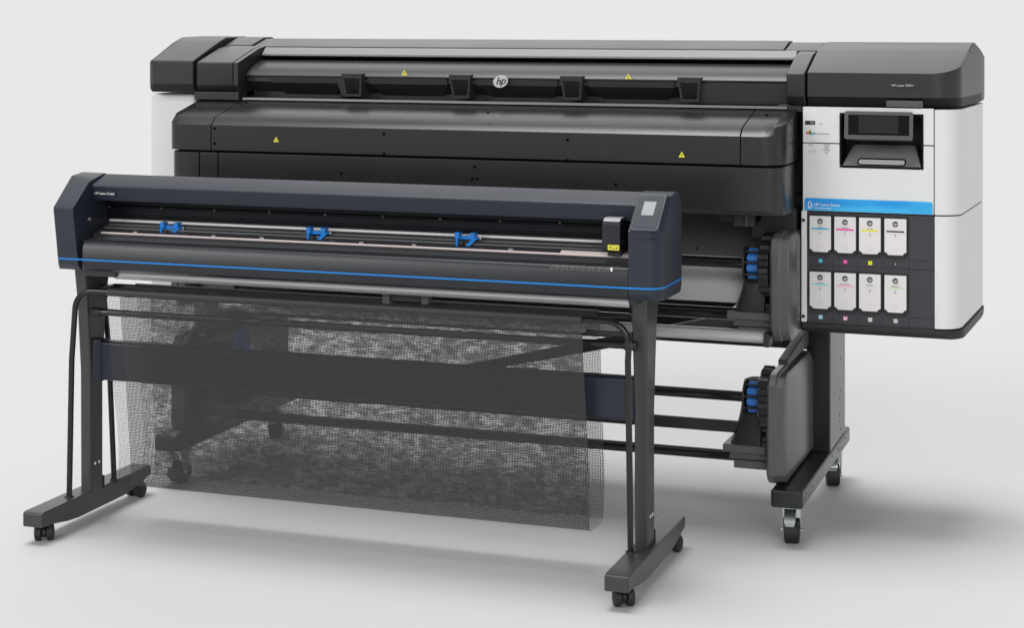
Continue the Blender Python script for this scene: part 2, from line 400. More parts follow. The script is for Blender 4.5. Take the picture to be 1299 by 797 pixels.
# curved print platen under the hood
pl = []
for k in range(15):
    t = k/14
    pl.append((.20-.02*t-.11*t**2.4, .955-.285*t))
def sheet(p): return p+[(y+.012, z+.002) for y, z in p[::-1]]
B().px(sheet(pl[:9]), -1.86, -.055).build('print_platen', mat('shaded platen sheet', (.060, .061, .061), .4), PR, 0, label='upper part of the platen sheet, its shade painted dark')  # shade under the hood put into the colour of the upper part
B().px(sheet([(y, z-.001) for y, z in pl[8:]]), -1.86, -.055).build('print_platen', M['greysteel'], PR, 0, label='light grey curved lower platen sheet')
dots([(884, 315), (884, 341), (869, 351), (950, 317)], .165, .0028)

# --- right cabinet (ink and control side)
Yc = .10
b = B(); whp = [(Yc, .0), (Yc, 1.), (.60, 1.), (.60, 0)]
def wall_secs(z0, z1):
    prof = [(Yc, z0), (Yc, z1), (.56, z1), (.60, z1), (.60, z0)]
    s = [(.392, prof)] + corner_secs(prof, .402, .464, Yc, .065, 10)
    s.append((.482, [(max(y, .50), z) for y, z in s[-1][1]])); s.append((.484, [(max(y, .56), z) for y, z in s[-1][1]]))
    return s
b = B().secx(wall_secs(.944, 1.243)); b.build('cabinet_side', M['white'], PR, .003, 3, label='upper right side shell of the cabinet')
b = B().secx(wall_secs(.620, .940)); b.build('cabinet_side', M['white'], PR, .003, 3, label='lower right side shell of the cabinet')
# inner carcass
b = B().box(.022, .388, .202, .58, .63, 1.242); b.box(.38, .46, .18, .57, .63, 1.24); b.build('cabinet_carcass', M['black'], PR, .002)
# upper front strip and lower front door
def plane(u0, v0, u1, v1, Y=Yc):
    a = at(u0, v0, Y=Y); c = at(u1, v1, Y=Y); return a[0], c[0], c[2], a[2]
x0 = .017; x1 = .3895
zs = at(1017, 181, Y=Yc)[2]; zsR = at(1171, 184, Y=Yc)[2]
zseam = 1.1408
rx0, rx1, rz0, rz1 = at(1065, 150, Y=Yc)[0], at(1171.5, 150, Y=Yc)[0], at(1118, 214, Y=Yc)[2], at(1118, 144, Y=Yc)[2]
zb_top = .981; zb_bot = .944
print('recess', rx0, rx1, rz0, rz1, 'seam', zs, zsR, 'band', at(1019, 253, Y=Yc)[2], at(1019, 270, Y=Yc)[2], at(1181, 275, Y=Yc)[2])
zu, zl, zT = zseam+.0015, zseam-.0015, 1.246
B().py([(x0, zu), (rx0, zu), (rx0, rz1), (rx1, rz1), (rx1, zu), (x1, zu), (x1, zT), (x0, zT)], Yc, .125).build('front_panel', M['white'], PR, .0012, label='upper strip of the white cabinet front')
DOOR = B().py([(x0, zb_bot), (x1, zb_bot), (x1, zl), (rx1, zl), (rx1, rz0), (rx0, rz0), (rx0, zl), (x0, zl)], Yc, .125).build('front_door', M['white'], PR, .0012, label='white cabinet door with small printed notes')
B().box(.020, rx0-.001, .126, .20, .945, 1.24).build('door_lining', M['lowband'], PR); B().box(rx1+.001, x1, .126, .20, .945, 1.24).build('door_lining', M['lowband'], PR)
B().box(.020, x1, .126, .20, .63, .945).build('bay_body', M['black'], PR)
b = B().py(rrect(x0+.005, x1-.003, zb_bot+.001, zb_top, .008)[:12]+[(x0+.005, zb_bot+.001), (x1-.003, zb_bot+.001)], Yc-.0025, Yc+.002)
BAND = b.build('blue_band', M['band'], PR, .0008)
# band writing
b = B(); q = at(1033, 259, Y=Yc)
text_mb(b, 'HP Latex Series', q[0], Yc-.0032, q[2]-.004, .0085, center=False)
text_mb(b, 'Water-based inks', q[0], Yc-.0032, q[2]-.0125, .0050, center=False)
b.build('lettering', M['whiteprint'], BAND)
b = B(); q = at(1027.5, 259, Y=Yc)
ring = [(q[0]+.0065*math.cos(a), q[2]-.003+.0085*math.sin(a)) for a in [k*math.pi/10 for k in range(20)]]
b.tube([(x, Yc-.003, z) for x, z in ring[-8:]+ring[:8]], .0011, 6)
b.tube([(q[0], Yc-.003, q[2]+.010), (q[0]-.005, Yc-.003, q[2]), (q[0]-.002, Yc-.003, q[2]-.009), (q[0]+.004, Yc-.003, q[2]-.002)], .0012, 6)
b.build('drop_symbol', M['whiteprint'], BAND)
# recess with control screen and tray
b = B(); b.py(rrect(rx0, rx1, rz0, rz1, .010), .188, .20); b.build('recess_back', M['lowband'], PR)
b = B()
oo = rrect(rx0+.001, rx1-.001, rz0+.001, rz1-.001, .012); ii = rrect(rx0+.004, rx1-.004, rz0+.004, rz1-.004, .010)
n = len(oo)
b.add([(x, Yc-.0015, z) for x, z in oo]+[(x, Yc-.0015, z) for x, z in ii]+[(x, .188, z) for x, z in ii], [(i, (i+1) % n, n+(i+1) % n, n+i) for i in range(n)]+[(n+i, n+(i+1) % n, 2*n+(i+1) % n, 2*n+i) for i in range(n)])
b.build('recess_wall', M['lowband'], PR)
# tray below the screen: sloping trapezoid with a slot
a0, a1 = at(1068, 212, Y=Yc), at(1169, 214, Y=Yc)
t0, t1 = at(1079, 181, Y=.16), at(1163, 182, Y=.16)
zt, zb_ = 1.136, rz0+.006
b = B().loft([[(rx0+.006, Yc+.002, zb_), (rx1-.006, Yc+.002, zb_), (rx1-.006, .187, zb_), (rx0+.006, .187, zb_)], [(rx0+.030, .165, zt), (rx1-.030, .165, zt), (rx1-.030, .187, zt), (rx0+.030, .187, zt)]])
b.build('tray', mat('tray grey', (.16, .16, .162), .4), PR, .003)
sl0, sl1, slz = at(1088, 205, Y=.12)[0], at(1150, 205, Y=.12)[0], at(1118, 205.5, Y=.118)[2]
yy = lambda z: Yc+.002+(.063)*(z-zb_)/(zt-zb_)
b = B()
pr = rrect(sl0, sl1, slz-.010, slz+.010, .0095); b.add([(x, yy(z)-.0012, z) for x, z in pr]+[(x, yy(z)+.006, z) for x, z in pr], [tuple(range(len(pr)))]+[(i, (i+1) % len(pr), len(pr)+(i+1) % len(pr), len(pr)+i) for i in range(len(pr))])
b.cur = 1
pr = rrect(sl0+.004, sl1-.004, slz-.0062, slz+.0062, .006); b.add([(x, yy(z)-.0022, z) for x, z in pr], [tuple(range(len(pr)))])
b.build('tray_slot', [M['void'], M['greysteel']], PR)
# screen housing
sx0, sx1 = at(1071, 150, Y=.085)[0], at(1158.5, 150, Y=.085)[0]
sz0, sz1 = at(1115, 177, Y=.085)[2], at(1115, 141.5, Y=.085)[2]
b = B().loft([[(x, .078-(z-sz0)*-.10, z) for x, z in rrect(sx0, sx1, sz0, sz1, .007)], [(x, .10+(z-sz0)*.10, z) for x, z in rrect(sx0+.003, sx1-.003, sz0-.004, sz1, .007)]])
SC = b.build('control_screen', mat('screen housing grey', (.085, .085, .087), .36), PR, .002)
ys = lambda z: .078+(z-sz0)*.10-.0012
g0, g1, h0, h1 = sx0+.012, sx1-.011, sz0+.013, sz1-.010
b = B().add([(g0, ys(h0), h0), (g1, ys(h0), h0), (g1, ys(h1), h1), (g0, ys(h1), h1)], [(0, 1, 2, 3)])
b.build('display', M['screen'], SC)
b = B(); ga, gb = g0+.030, g1-.030
b.add([(ga, ys(h0)-.001, h0+.006), (gb, ys(h0)-.001, h0+.006), (gb, ys(h1)-.001, h1-.002), (ga, ys(h1)-.001, h1-.002)], [(0, 1, 2, 3)])
b.build('display_area', mat('switched off display', (.020, .020, .021), .2, spec=.4), SC)
# small switch and notes printed on the white front
q = at(1021.5, 153, Y=Yc); q2 = at(1034, 158, Y=Yc)
b = B().py(rrect(q[0], q2[0], q2[2], q[2], .002), Yc-.003, Yc+.003); SW = b.build('power_switch', M['black'], PR, .0005)
B().box((q[0]+q2[0])/2+.001, q2[0]-.003, Yc-.0045, Yc-.002, q2[2]+.002, q[2]-.002).build('rocker', M['legside'], SW)
b = B(); q = at(1039, 157.5, Y=Yc); text_mb(b, 'Power', q[0], Yc-.0008, q[2], .0035, center=False)
q = at(1031.5, 170, Y=Yc); text_mb(b, 'HP', q[0], Yc-.0008, q[2], .005, center=False, bold=.0002); text_mb(b, 'Latex Solutions', q[0]+.011, Yc-.0008, q[2], .0042, center=False)
q = at(1025, 184.5, Y=Yc); text_mb(b, '45  65', q[0], Yc-.0008, q[2], .0045, center=False)
q = at(1025, 193, Y=Yc); text_mb(b, '1  4  C', q[0], Yc-.0008, q[2], .006, center=False)
q = at(1044.5, 184.5, Y=Yc); text_mb(b, 'TOUCH', q[0], Yc-.0008, q[2], .0042, center=False); text_mb(b, 'HERE', q[0]+.003, Yc-.0008, q[2]-.006, .0042, center=False)
b.build('printed_notes', M['grey print'], DOOR); b = B(); q = at(1048.5, 193.5, Y=Yc)
for r, a0, a1 in ((.0030, 0, 360), (.0080, 20, 160), (.0115, 30, 150)):
    b.tube([(q[0]+r*math.cos(math.radians(a)), Yc-.0006, q[2]+r*math.sin(math.radians(a))) for a in range(a0, a1+1, 15)], .0006, 5)
b.build('touch_symbol', M['grey print'], DOOR)
# four colour mark
q = at(1027, 168.5, Y=Yc); b = B()
fan = [('ink_m', 150, 0), ('ink_y', 115, 1), ('ink_k', 80, 2), ('ink_oc', 45, 3), ('ink_c', 10, 4)]
for mm, a, i in fan:
    b.cur = i; aa = math.radians(a); d = Vector((math.cos(aa), 0, math.sin(aa))); s = Vector((-d.z, 0, d.x))
    c = Vector((q[0], Yc-.001, q[2]-.004)); b.add([tuple(c+d*.002-s*.0022), tuple(c+d*.011-s*.0028), tuple(c+d*.011+s*.0028), tuple(c+d*.002+s*.0022)], [(0, 1, 2, 3)])
b.build('colour_mark', [M[x[0]] for x in fan], PR)

# --- ink bay
bz0, bz1 = at(1023, 409, Y=Yc)[2]-.004, zb_bot-.004
b = B().box(.030, x1+.001, Yc+.006, .13, bz0, bz1); BAY = b.build('ink_bay', M['bay'], PR, .001)
print('bay', bz0, bz1)
b = B().box(.0125, .0285, Yc-.004, .125, bz0+.005, bz1+.004); b.build('edge_strip', M['white'], PR, .003)
for v in (279, 401):
    q = at(1018.5, v, Y=Yc); B().lathe((.0195, Yc-.004, q[2]), 'y', [(-.002, .005), (.003, .005)], 14).build('bolt', M['black'], PR, .0006)
def uX(u): return at(u, 340, Y=Yc)[0]
cols = [(1027.3, 1054.2), (1058.6, 1085.8), (1090.0, 1117.3), (1122.2, 1149.9)]
def vZ(v, u): # the rows run parallel to the ground: read the height in the first column
    return at(u, v, Y=Yc)[2]
rows = [(vZ(274, 1040), vZ(319.5, 1040), vZ(331, 1040)), (vZ(345, 1040), vZ(391.5, 1040), vZ(402.5, 1040))]
info = [[('c', 'CYAN', 'C', 'cyan'), ('m', 'MAGENTA', 'M', 'magenta'), ('y', 'YELLOW', 'Y', 'yellow'), ('k', '', 'K', 'black')],
        [('lc', 'LIGHT CYAN', 'LC', 'pale cyan'), ('lm', 'LIGHT MAGENTA', 'LM', 'pale pink'), ('op', 'OPTIMIZER', 'OP', 'very pale blue'), ('oc', 'OVERCOAT', 'OC', 'pale green')]]
for r in range(2):
    zt_, zl_, ztag = rows[r]
    for c in range(4):
        xa, xb = uX(cols[c][0]), uX(cols[c][1]); xm = (xa+xb)/2; k, word, letter, lab = info[r][c]
        # dark frame and latch of the slot
        b = B().box(xa-.003, xb+.0035, Yc+.001, Yc+.012, zl_+.004, zt_+.004)
        b.box(xa-.001, xb+.001, Yc-.003, Yc+.012, zl_-.002, zl_+.006); b.box(xa+.004, xb-.004, Yc-.001, Yc+.012, zl_-.010, zl_+.002)
        b.build('cartridge_slot', M['black'], PR, .0008)
        b = B()
        pf = [(xa, zl_+.008), (xa+.006, zl_+.006), (xa+.010, zl_), (xb-.010, zl_), (xb-.006, zl_+.006), (xb, zl_+.008), (xb, zt_-.001), (xb-.001, zt_), (xa+.001, zt_), (xa, zt_-.001)]
        b.py(pf, Yc-.004, Yc+.010)
        CT = b.build('ink_cartridge', M['cart'], PR, .0012, label='cartridge with the %s stripe' % lab)
        yf = Yc-.0044
        w = (xb-xa)*.40; zs1 = zt_-.0365; sh = .0042 if k not in ('op', 'oc') else .003
        B().box(xm-w, xm+w, yf-.0006, yf+.001, zs1-sh/2, zs1+sh/2).build('colour_stripe', M['ink_'+k], CT)
        b = B(); ellipse_y(b, xm, zt_-.0155, .0082, .0082, yf-.0006, yf+.001)
        b.cur = 1; text_mb(b, 'h', xm-.0028, yf-.0010, zt_-.0195, .0095, .3, depth=.0005); text_mb(b, 'p', xm+.0030, yf-.0010, zt_-.0188, .0095, .3, depth=.0005)
        b.build('logo', [M['ink'], M['cart']], CT)
        b = B()
        if word: text_mb(b, word, xm, yf-.0002, zs1+.0035, .0034 if len(word) < 9 else .0029, depth=.0006)
        text_mb(b, '3L', xm, yf-.0002, zs1-.015, .0036, depth=.0006); text_mb(b, 'ink', xm, yf-.0002, zs1-.0105, .0026, depth=.0006)
        b.build('printed_words', M['grey print'] if k != 'k' else M['ink'], CT)
        ring = B(); zc = zl_+.016; n = 24
        vs = [(xm+rr*math.cos(i*2*math.pi/n), yf-.0004, zc+rr*math.sin(i*2*math.pi/n)) for rr in (.0064, .0072) for i in range(n)]
        ring.add(vs, [(i, (i+1) % n, n+(i+1) % n, n+i) for i in range(n)]); ring.build('finger_mark', mat('faint ring', (.52, .50, .50), .5), CT)
        # recessed label plate with the coloured tag
        B().box(xm-.018, xm+.018, Yc+.0045, Yc+.008, ztag-.007, ztag+.009).build('tag_plate', mat('bay plate', (.040, .039, .047), .5), PR, .0006)
        tm = M['ink_'+k] if k not in ('op', 'oc') else M['ink_tag' if k == 'op' else 'ink_tag2']
        b = B()
        if k == 'k': ellipse_y(b, xm, ztag, .0058, .0058, Yc+.003, Yc+.006)
        else: b.box(xm-.0056, xm+.0056, Yc+.003, Yc+.006, ztag-.0056, ztag+.0056)
        b.cur = 1; text_mb(b, letter, xm, Yc+.0026, ztag-.0028, .0056 if len(letter) == 1 else .0045, depth=.0005)
        b.build('colour_tag', [tm, M['ink'] if k in ('y',) else M['whiteprint'] if k not in ('op', 'oc') else M['grey print']], PR, 0)
# grooves of the two blank bays on the right
xg = uX(1153)
g = B()
for xx in [uX(u) for u in (1056.4, 1087.8, 1119.7, 1153)]: g.box(xx-.0006, xx+.0006, Yc+.0052, Yc+.008, bz0, bz1)
for zz in (rows[0][2]-.014, rows[0][2]+.012, rows[1][2]+.012): g.box(xg, x1, Yc+.0052, Yc+.008, zz-.0006, zz+.0006)
g.box(.030, x1, Yc+.0050, Yc+.008, rows[0][2]-.0135, rows[0][2]-.0120)
g.build('bay_groove', M['black'], BAY)
# black base tray of the cabinet
b = B(); bp_ = [(Yc, .595), (Yc, .618), (.60, .618), (.60, .595), (.14, .580)]
bp_ = [(Yc+.012, .590), (Yc, .604), (Yc, .616), (.61, .616), (.61, .604), (.59, .590)]
ss = [(.012, bp_), (.39, bp_)]+corner_secs(bp_, .398, .470, Yc, .075, 8)
ss.append((.487, [(max(y, .52), z) for y, z in ss[-1][1]]))
b.secx(ss); b.build('cabinet_base', M['black'], PR, .003)
b = B().box(.014, .386, Yc+.001, .12, .615, bz0+.003); b.build('base_trim', M['black'], PR, .001)
# model plate and latch on the right lid
q = at(1124, 104, Y=.10); q2 = at(1166, 112, Y=.10)
b = B().py(rrect(q[0], q2[0], q2[2], q[2]+.001, .001), .0985, .101); PLT = b.build('model_plate', M['black'], PR, .0006)
B().box(q[0]+.0015, q2[0]-.0015, .0978, .0990, q2[2]+.0018, q[2]-.001).build('plate_face', M['dark'], PLT)
text_mb(B(), 'HP Latex 700W', (q[0]+q2[0])/2, .0974, q2[2]+.005, .0068).build('lettering', M['silver'], PLT)
q = at(1124, 132, Y=.10); q2 = at(1171, 137, Y=.10)
B().px([(.108, 1.252), (.100, 1.268), (.094, 1.268), (.098, 1.248)], q[0], q2[0]).build('lid_latch', M['cover'], PR, .003)
# seam groove running round the right cover top
gl = [at(1024, 94, Y=.105), ]
pts = [(.030, .099, 1.3455), (.37, .099, 1.3455)]

# --- stands
def printer_leg(xc, side):
    b = B().box(xc-.030, xc+.042, .424, .715, .164, .62)
    leg = b.build('stand_leg', [M['standdk']], PR, .004)
    if side > 0:
        B().box(xc+.0405, xc+.0435, .428, .711, .170, .60).build('leg_side_plate', M['legside'], PR, .001)
        for v in (455, 497, 505, 526, 535, 545): 
            q = at(1064+(v % 3), v, X=xc+.0435); B().lathe((xc+.0435, q[1], q[2]), 'x', [(-.001, .003), (.0012, .003)], 8).build('screw', M['black'], PR)
    f = B(); pr = rrect(xc-.045, xc+.045, -.07, .80, .010)
    f.loft([[(x, y, .118) for x, y in pr], [(x, y, .1655) for x, y in pr]])
    f.build('stand_foot', M['standdk'], PR, .004, 3)
    if side > 0: B().box(xc+.0445, xc+.0462, -.055, .79, .122, .161).build('foot_side_plate', M['legside'], PR, .0008)
    if side > 0:
        for y, z in ((-.02, .135), (-.01, .15), (.05, .132), (.07, .15), (.45, .15), (.56, .145), (.62, .135), (.70, .15)):
            B().lathe((xc+.0462, y, z), 'x', [(-.001, .003 if y != .56 else .006), (.0012, .003 if y != .56 else .006)], 8).build('screw', M['black'], PR)
def printer_caster(x, y, ang):
    R = Matrix.Rotation(ang, 4, 'Z'); T = Matrix.Translation((x, y, 0)) @ R
    def tr(b): b.v = [tuple(T @ Vector(p)) for p in b.v]; return b
    b = B().lathe((0, 0, .036), 'x', [(-.021, .031), (-.018, .037), (.018, .037), (.021, .031)], 30)
    W = tr(b).build('caster_wheel', M['rubber'], PR, .0015)
    b = B().lathe((0, 0, .037), 'x', [(-.0225, .014), (.0225, .014)], 20); tr(b).build('wheel_hub', M['black'], W, .001)
    b = B()
    b.box(-.027, .027, -.026, .030, .102, .118)
    for s in (-1, 1): b.loft([[(s*.024, -.020, .105), (s*.024, .024, .105), (s*.027, .024, .105), (s*.027, -.020, .105)], [(s*.024, -.006, .030), (s*.024, .006, .030), (s*.027, .006, .030), (s*.027, -.006, .030)]])
    b.box(-.025, .025, -.024, -.020, .078, .106)
    b.lathe((0, 0, .036), 'x', [(-.031, .006), (.031, .006)], 12)
    F_ = tr(b).build('caster_fork', M['steel'], PR, .001)
    b = B().loft([[(-.020, -.030, .100), (.014, -.030, .100), (.014, -.024, .104), (-.020, -.024, .104)], [(-.020, -.046, .070), (.012, -.046, .070), (.012, -.040, .070), (-.020, -.040, .070)], [(-.016, -.044, .056), (.008, -.044, .056), (.008, -.039, .056), (-.016, -.039, .056)]])
    tr(b).build('caster_brake', M['steel'], F_, .001)
for xc, s in ((0.0, 1), (-1.99, -1)):
    printer_leg(xc, s)
    printer_caster(xc+.002, .010, .12 if s > 0 else -.3); printer_caster(xc+.010, .675, .25)
# rear cross beam of the stand, low flat bar, loading strut
B().box(-1.95, -.03, .52, .56, .46, .60).build('stand_beam', M['standdk'], PR, .004)
# --- spindles, rods, hubs and gear covers
def rod(name, y, z, r, x0, x1, m):
    return B().lathe((0, y, z), 'x', [(x0, r), (x1, r)], 24).build(name, m, PR, .001)
rod('spindle_rod', .05, .789, .0155, -1.85, -.10, M['tube'])
rod('spindle_rod', .05, .640, .0185, -1.85, -.06, M['tube'])
rod('tension_tube', .02, .583, .0185, -1.84, -.070, M['alusatin'])
rod('spindle_rod', .05, .400, .0150, -1.85, -.10, M['tube'])
rod('spindle_rod', .05, .226, .0150, -1.85, -.08, M['tube'])
B().box(-1.84, -.14, .05, .062, .292, .326).build('cross_bar', M['standdk'], PR, .002)
def hub(x, y, z, s, big=False):   # s=+1: hub faces left (right hand machine end)
    b = B().lathe((x+s*.052, y, z), 'x', [(-.019, .080), (-.014, .092), (.014, .092), (.019, .080)], 84, lobes=14, depth=.009)
    K = b.build('spindle_knob', M['blackgloss'], PR, .0012)
    b = B()
    for k in range(8):
        a = k*math.pi/4+.2; c = Vector((x+s*.018, y+.034*math.cos(a), z+.034*math.sin(a)))
        b.lathe(tuple(c), 'x', [(-.024, .009), (-.020, .0135), (.020, .0135), (.024, .009)], 14)
    b.build('hub_roller', M['bluehub'], PR, .001)
    b = B()
    for o in (-.028, .0, .024):
        pass
    for k in range(8):
        a = k*math.pi/4+.2+math.pi/8; c = Vector((x+s*.02, y+.046*math.cos(a), z+.046*math.sin(a)))
        b.tube([(x-s*.012, c.y, c.z), (x+s*.05, c.y, c.z)], .0035, 8)
    b.lathe((x-s*.014, y, z), 'x', [(-.003, .036), (-.003, .050), (.003, .050), (.003, .036)], 28)
    b.build('hub_cage', M['black'], PR, .0006)
def spindle_support(x, y, z, s):
    """curved bracket that carries the hub; z is the spindle height"""
    b = B(); h = .150
    ring = []
    for k in range(11):
        t = k/10; w = .045+.018*t*t; xl = -.032-.034*t**2.2; yc = y+.035*(1-t); rt = .034
        zz = z+.040-(h+.028)*t
        ring.append([(x+s*rt, yc-w, zz), (x+s*(xl*.55), yc-w*.92, zz), (x+s*xl*.9, yc-w*.55, zz), (x+s*xl, yc, zz), (x+s*xl*.6, yc+w*.8, zz), (x+s*rt, yc+w, zz)])
    b.loft(ring); b.build('spindle_bracket', M['dark'], PR, .004, 2, angle=50)
    zb = z-h+.014
    b = B().box(*sorted((x-s*.076, x+s*.05)), y-.062, y+.07, zb-.022, zb); b.box(*sorted((x-s*.060, x+s*.05)), y-.045, y+.05, zb-.045, zb-.022)
    b.box(*sorted((x-s*.045, x+s*.05)), y-.055, y+.055, zb-.068, zb-.045)
    b.build('bracket_base', M['cover'], PR, .002)
    b = B().lathe((x+s*.045, y-.0, zb-.020), 'x', [(-.016, .050), (.016, .050)], 48, lobes=12, depth=.004); b.build('gear_block', M['cover'], PR, .001)
for s, xh in ((1, -.125), (-1, -1.855)):
    hub(xh+s*0, .05, .789, s); spindle_support(xh+.012*s, .075, .789, s)
    hub(xh-s*.0, .05, .402, s); spindle_support(xh+.0*s, .075, .402, s)
B().py([(-.0585, .56), (-.075, .56), (-.075, .60), (-.0585, .60)], -.02, .04).build('tube_end', M['dark'], PR, .002)
def gear_cover(prof, x0, x1, flip=False, nm='gear_cover'):
    # prof (y,z) outline; front rim thicker, outer face slightly dished
    cy = sum(p[0] for p in prof)/len(prof); cz = sum(p[1] for p in prof)/len(prof)
    def ins(d): return [(y+(d if y < cy else -d), z+(d if z < cz else -d)) for y, z in prof]
    xs = (x0, x1) if not flip else (x1, x0)
    d = (xs[1]-xs[0])
    b = B().loft([[(xs[0], y, z) for y, z in ins(.008)], [(xs[0]+d*.12, y, z) for y, z in prof], [(xs[0]+d*.45, y, z) for y, z in prof], [(xs[0]+d*.5, y, z) for y, z in ins(.003)], [(xs[0]+d*.88, y, z) for y, z in ins(.004)], [(xs[1], y, z) for y, z in ins(.016)]])
    return b.build(nm, M['cover'], PR, .003, 3)
up = [(-.035, .600), (-.050, .625), (-.050, .850), (-.036, .876), (-.010, .886), (.33, .892), (.36, .87), (.36, .62), (.33, .582), (-.010, .578)]
lo = [(-.035, .178), (-.050, .200), (-.045, .455), (-.022, .480), (.01, .488), (.38, .488), (.43, .46), (.43, .168), (.0, .168)]
gear_cover(up, -.052, .010); gear_cover(lo, -.062, -.006)
gear_cover(up, -1.93, -1.99, True); gear_cover(lo, -1.93, -1.99, True)
B().loft([[(-.040, .02, .505), (-.012, .02, .505), (-.012, .02, .520), (-.040, .02, .520)], [(-.040, .36, .505), (-.012, .36, .505), (-.012, .36, .555), (-.040, .36, .555)]]).build('cable_guide', M['black'], PR, .002)
# diagonal media table edge behind the lower rods
A = Vector(at(968, 398, Y=.40)); Bv = Vector(at(560, 474, Y=.16))
d = (Bv-A); s = Vector((0, .012, 0)); h = Vector((0, 0, .020))
B().loft([[tuple(A-s-h), tuple(A+s-h), tuple(A+s+h), tuple(A-s+h)], [tuple(Bv-s-h*.7), tuple(Bv+s-h*.7), tuple(Bv+s+h*.7), tuple(Bv-s+h*.7)]]).build('media_guide_arm', M['standdk'], PR, .001)
# blue levers on the left spindles
for u, v, hh in ((303, 431, .034), (266, 514, .016)):
    q = at(u, v, Y=.03); B().loft([[(q[0]-hh*.7, q[1]-.01, q[2]-hh), (q[0]+hh*1.2, q[1]-.01, q[2]-hh), (q[0]+hh*1.2, q[1]+.01, q[2]-hh), (q[0]-hh*.7, q[1]+.01, q[2]-hh)], [(q[0]-hh*.2, q[1]-.01, q[2]+hh), (q[0]+hh*.8, q[1]-.01, q[2]+hh), (q[0]+hh*.8, q[1]+.01, q[2]+hh), (q[0]-hh*.2, q[1]+.01, q[2]+hh)]]).build('release_lever', M['bluehub'], PR, .004)

# =========================================================================================
#  NAVY CUTTER
# =========================================================================================
CU = thing('vinyl_cutter', 'navy roll cutter with a blue stripe and hanging black net basket', 'cutter', (-1.17, -.44, 0))
YF = -.60
def shift(prof, d): return [(max(y, YF+d) if y < -.45 else min(y, -.38-d*.5) if y > -.42 else y, z) for y, z in prof]
cap = [(-.585, .768), (YF, .784), (YF, .949), (-.497, 1.034), (-.44, 1.040), (-.425, 1.038), (-.385, 1.000), (-.385, .79), (-.40, .768)]
capin = [(-.585, .768), (YF, .784), (YF, .949), (-.514, 1.019), (-.428, 1.0375), (-.420, 1.0365), (-.385, 1.000), (-.385, .79), (-.40, .768)]
# left cap: slightly narrower at the foot
b = B()
def capring(x_top, x_bot, d=0):
    return [(x_bot+(x_top-x_bot)*min(1, max(0, (z-.768)/.18)), y, z) for y, z in shift(cap, d)]
b.loft([capring(-2.062, -2.046, .012), capring(-2.056, -2.034, .0), [(-1.970-.020*min(1, max(0, (z-.768)/.18)), y, z) for y, z in capin]])
LC = b.build('end_cap', M['navy'], CU, .004, 3, label='left end cap')
# right cap with rounded outer corner
b = B()
rc = [(x, p) for x, p in corner_secs(cap, -.268, -.226, YF, .050, 8)]
b.secx([(-.3125, cap)]+rc+[(-.2235, [(max(y, -.42), z) for y, z in cap])])
RC = b.build('end_cap', M['navy'], CU, .004, 3, label='right end cap with the control pod')
# control pod plate lying on the slope
def slope_pt(x, t, off=0):   # t 0 bottom .. 1 top of the slope
    y = YF+(.103)*t; z = .949+.085*t
    nrm = Vector((0, -.636, .772)); p = Vector((x, y, z))+nrm*off
    return tuple(p)
def slope_plate(x0, x1, t0, t1, o0, o1, r=.0, n=5):
    L_ = .1335; rr = r/L_
    pts = []
    for cx, ct, a0 in ((x1-r, t1-rr, 0), (x0+r, t1-rr, 90), (x0+r, t0+rr, 180), (x1-r, t0+rr, 270)):
        for k in range(n+1):
            a = math.radians(a0+90*k/n); pts.append((cx+r*math.cos(a), ct+rr*math.sin(a)))
    return MB().loft([[slope_pt(x, t, o) for x, t in pts] for o in (o0, o1)])
PODB = slope_plate(-.3105, -.2325, .00, 1.02, -.008, .005, .012).build('control_pod', M['navy'], CU, .003, 3)
slope_plate(-.306, -.238, .06, .96, .004, .0062, .009).build('pod_face', mat('pod face', (.016, .021, .032), .5, spec=.3), PODB, .0008)
slope_plate(-.289, -.256, .40, .78, .006, .0072, .001).build('touch_display', M['lcd'], PODB, .0003)
B().px([(YF-.0012, .928), (YF-.0012, .931), (-.42, .931), (-.42, .928)], -.3127, -.24).build('pod_seam', M['black'], CU)
# hood between the caps
hood = [(-.492, .962), (-.504, 1.006), (-.496, 1.012), (-.425, 1.036), (-.385, 1.000), (-.385, .905), (-.412, .905), (-.412, .955)]
b = B().px(hood, -1.989, -.3135); HOOD = b.build('top_hood', M['navy'], CU, .003, 3)
q = at(147.0, 243, Y=-.497)
b = B(); q1 = at(120, 245, Y=-.50)
rotm = Matrix.Rotation(math.pi/2-.26, 4, 'X')
text_mb(b, 'HP Latex Cutter', q1[0], -.5015, q1[2]-.003, .0075, center=False, rot=rotm).build('lettering', M['whiteprint'], HOOD)
B().box(q[0]-.0006, q[0]+.0006, -.5022, -.499, .974, .997).build('hood_mark', M['black'], HOOD)
# rail with ridges under the hood
b = B(); rp = [(-.425, .955), (-.425, .944), (-.432, .942), (-.432, .939), (-.428, .937), (-.428, .918), (-.433, .916), (-.433, .912), (-.427, .909), (-.427, .903), (-.40, .903), (-.40, .955)]
b.px(rp, -1.985, -.316); b.build('rail', M['rail'], CU, .0008)
for u in (136.5, 203, 270, 340, 411, 484, 557, 633, 709):
    v = 262+(u-136)*.0375-((411-u)*.002 if u < 411 else 0)+.5
    q = at(u, v, Y=-.44); b = B().lathe((q[0], -.4285, q[2]), 'y', [(-.002, .0045), (.002, .0045)], 12); b.cur = 1
    b.lathe((q[0], -.4312, q[2]), 'y', [(-.001, .0022), (.001, .0022)], 8); b.build('rail_screw', [M['black'], M['legside']], CU)
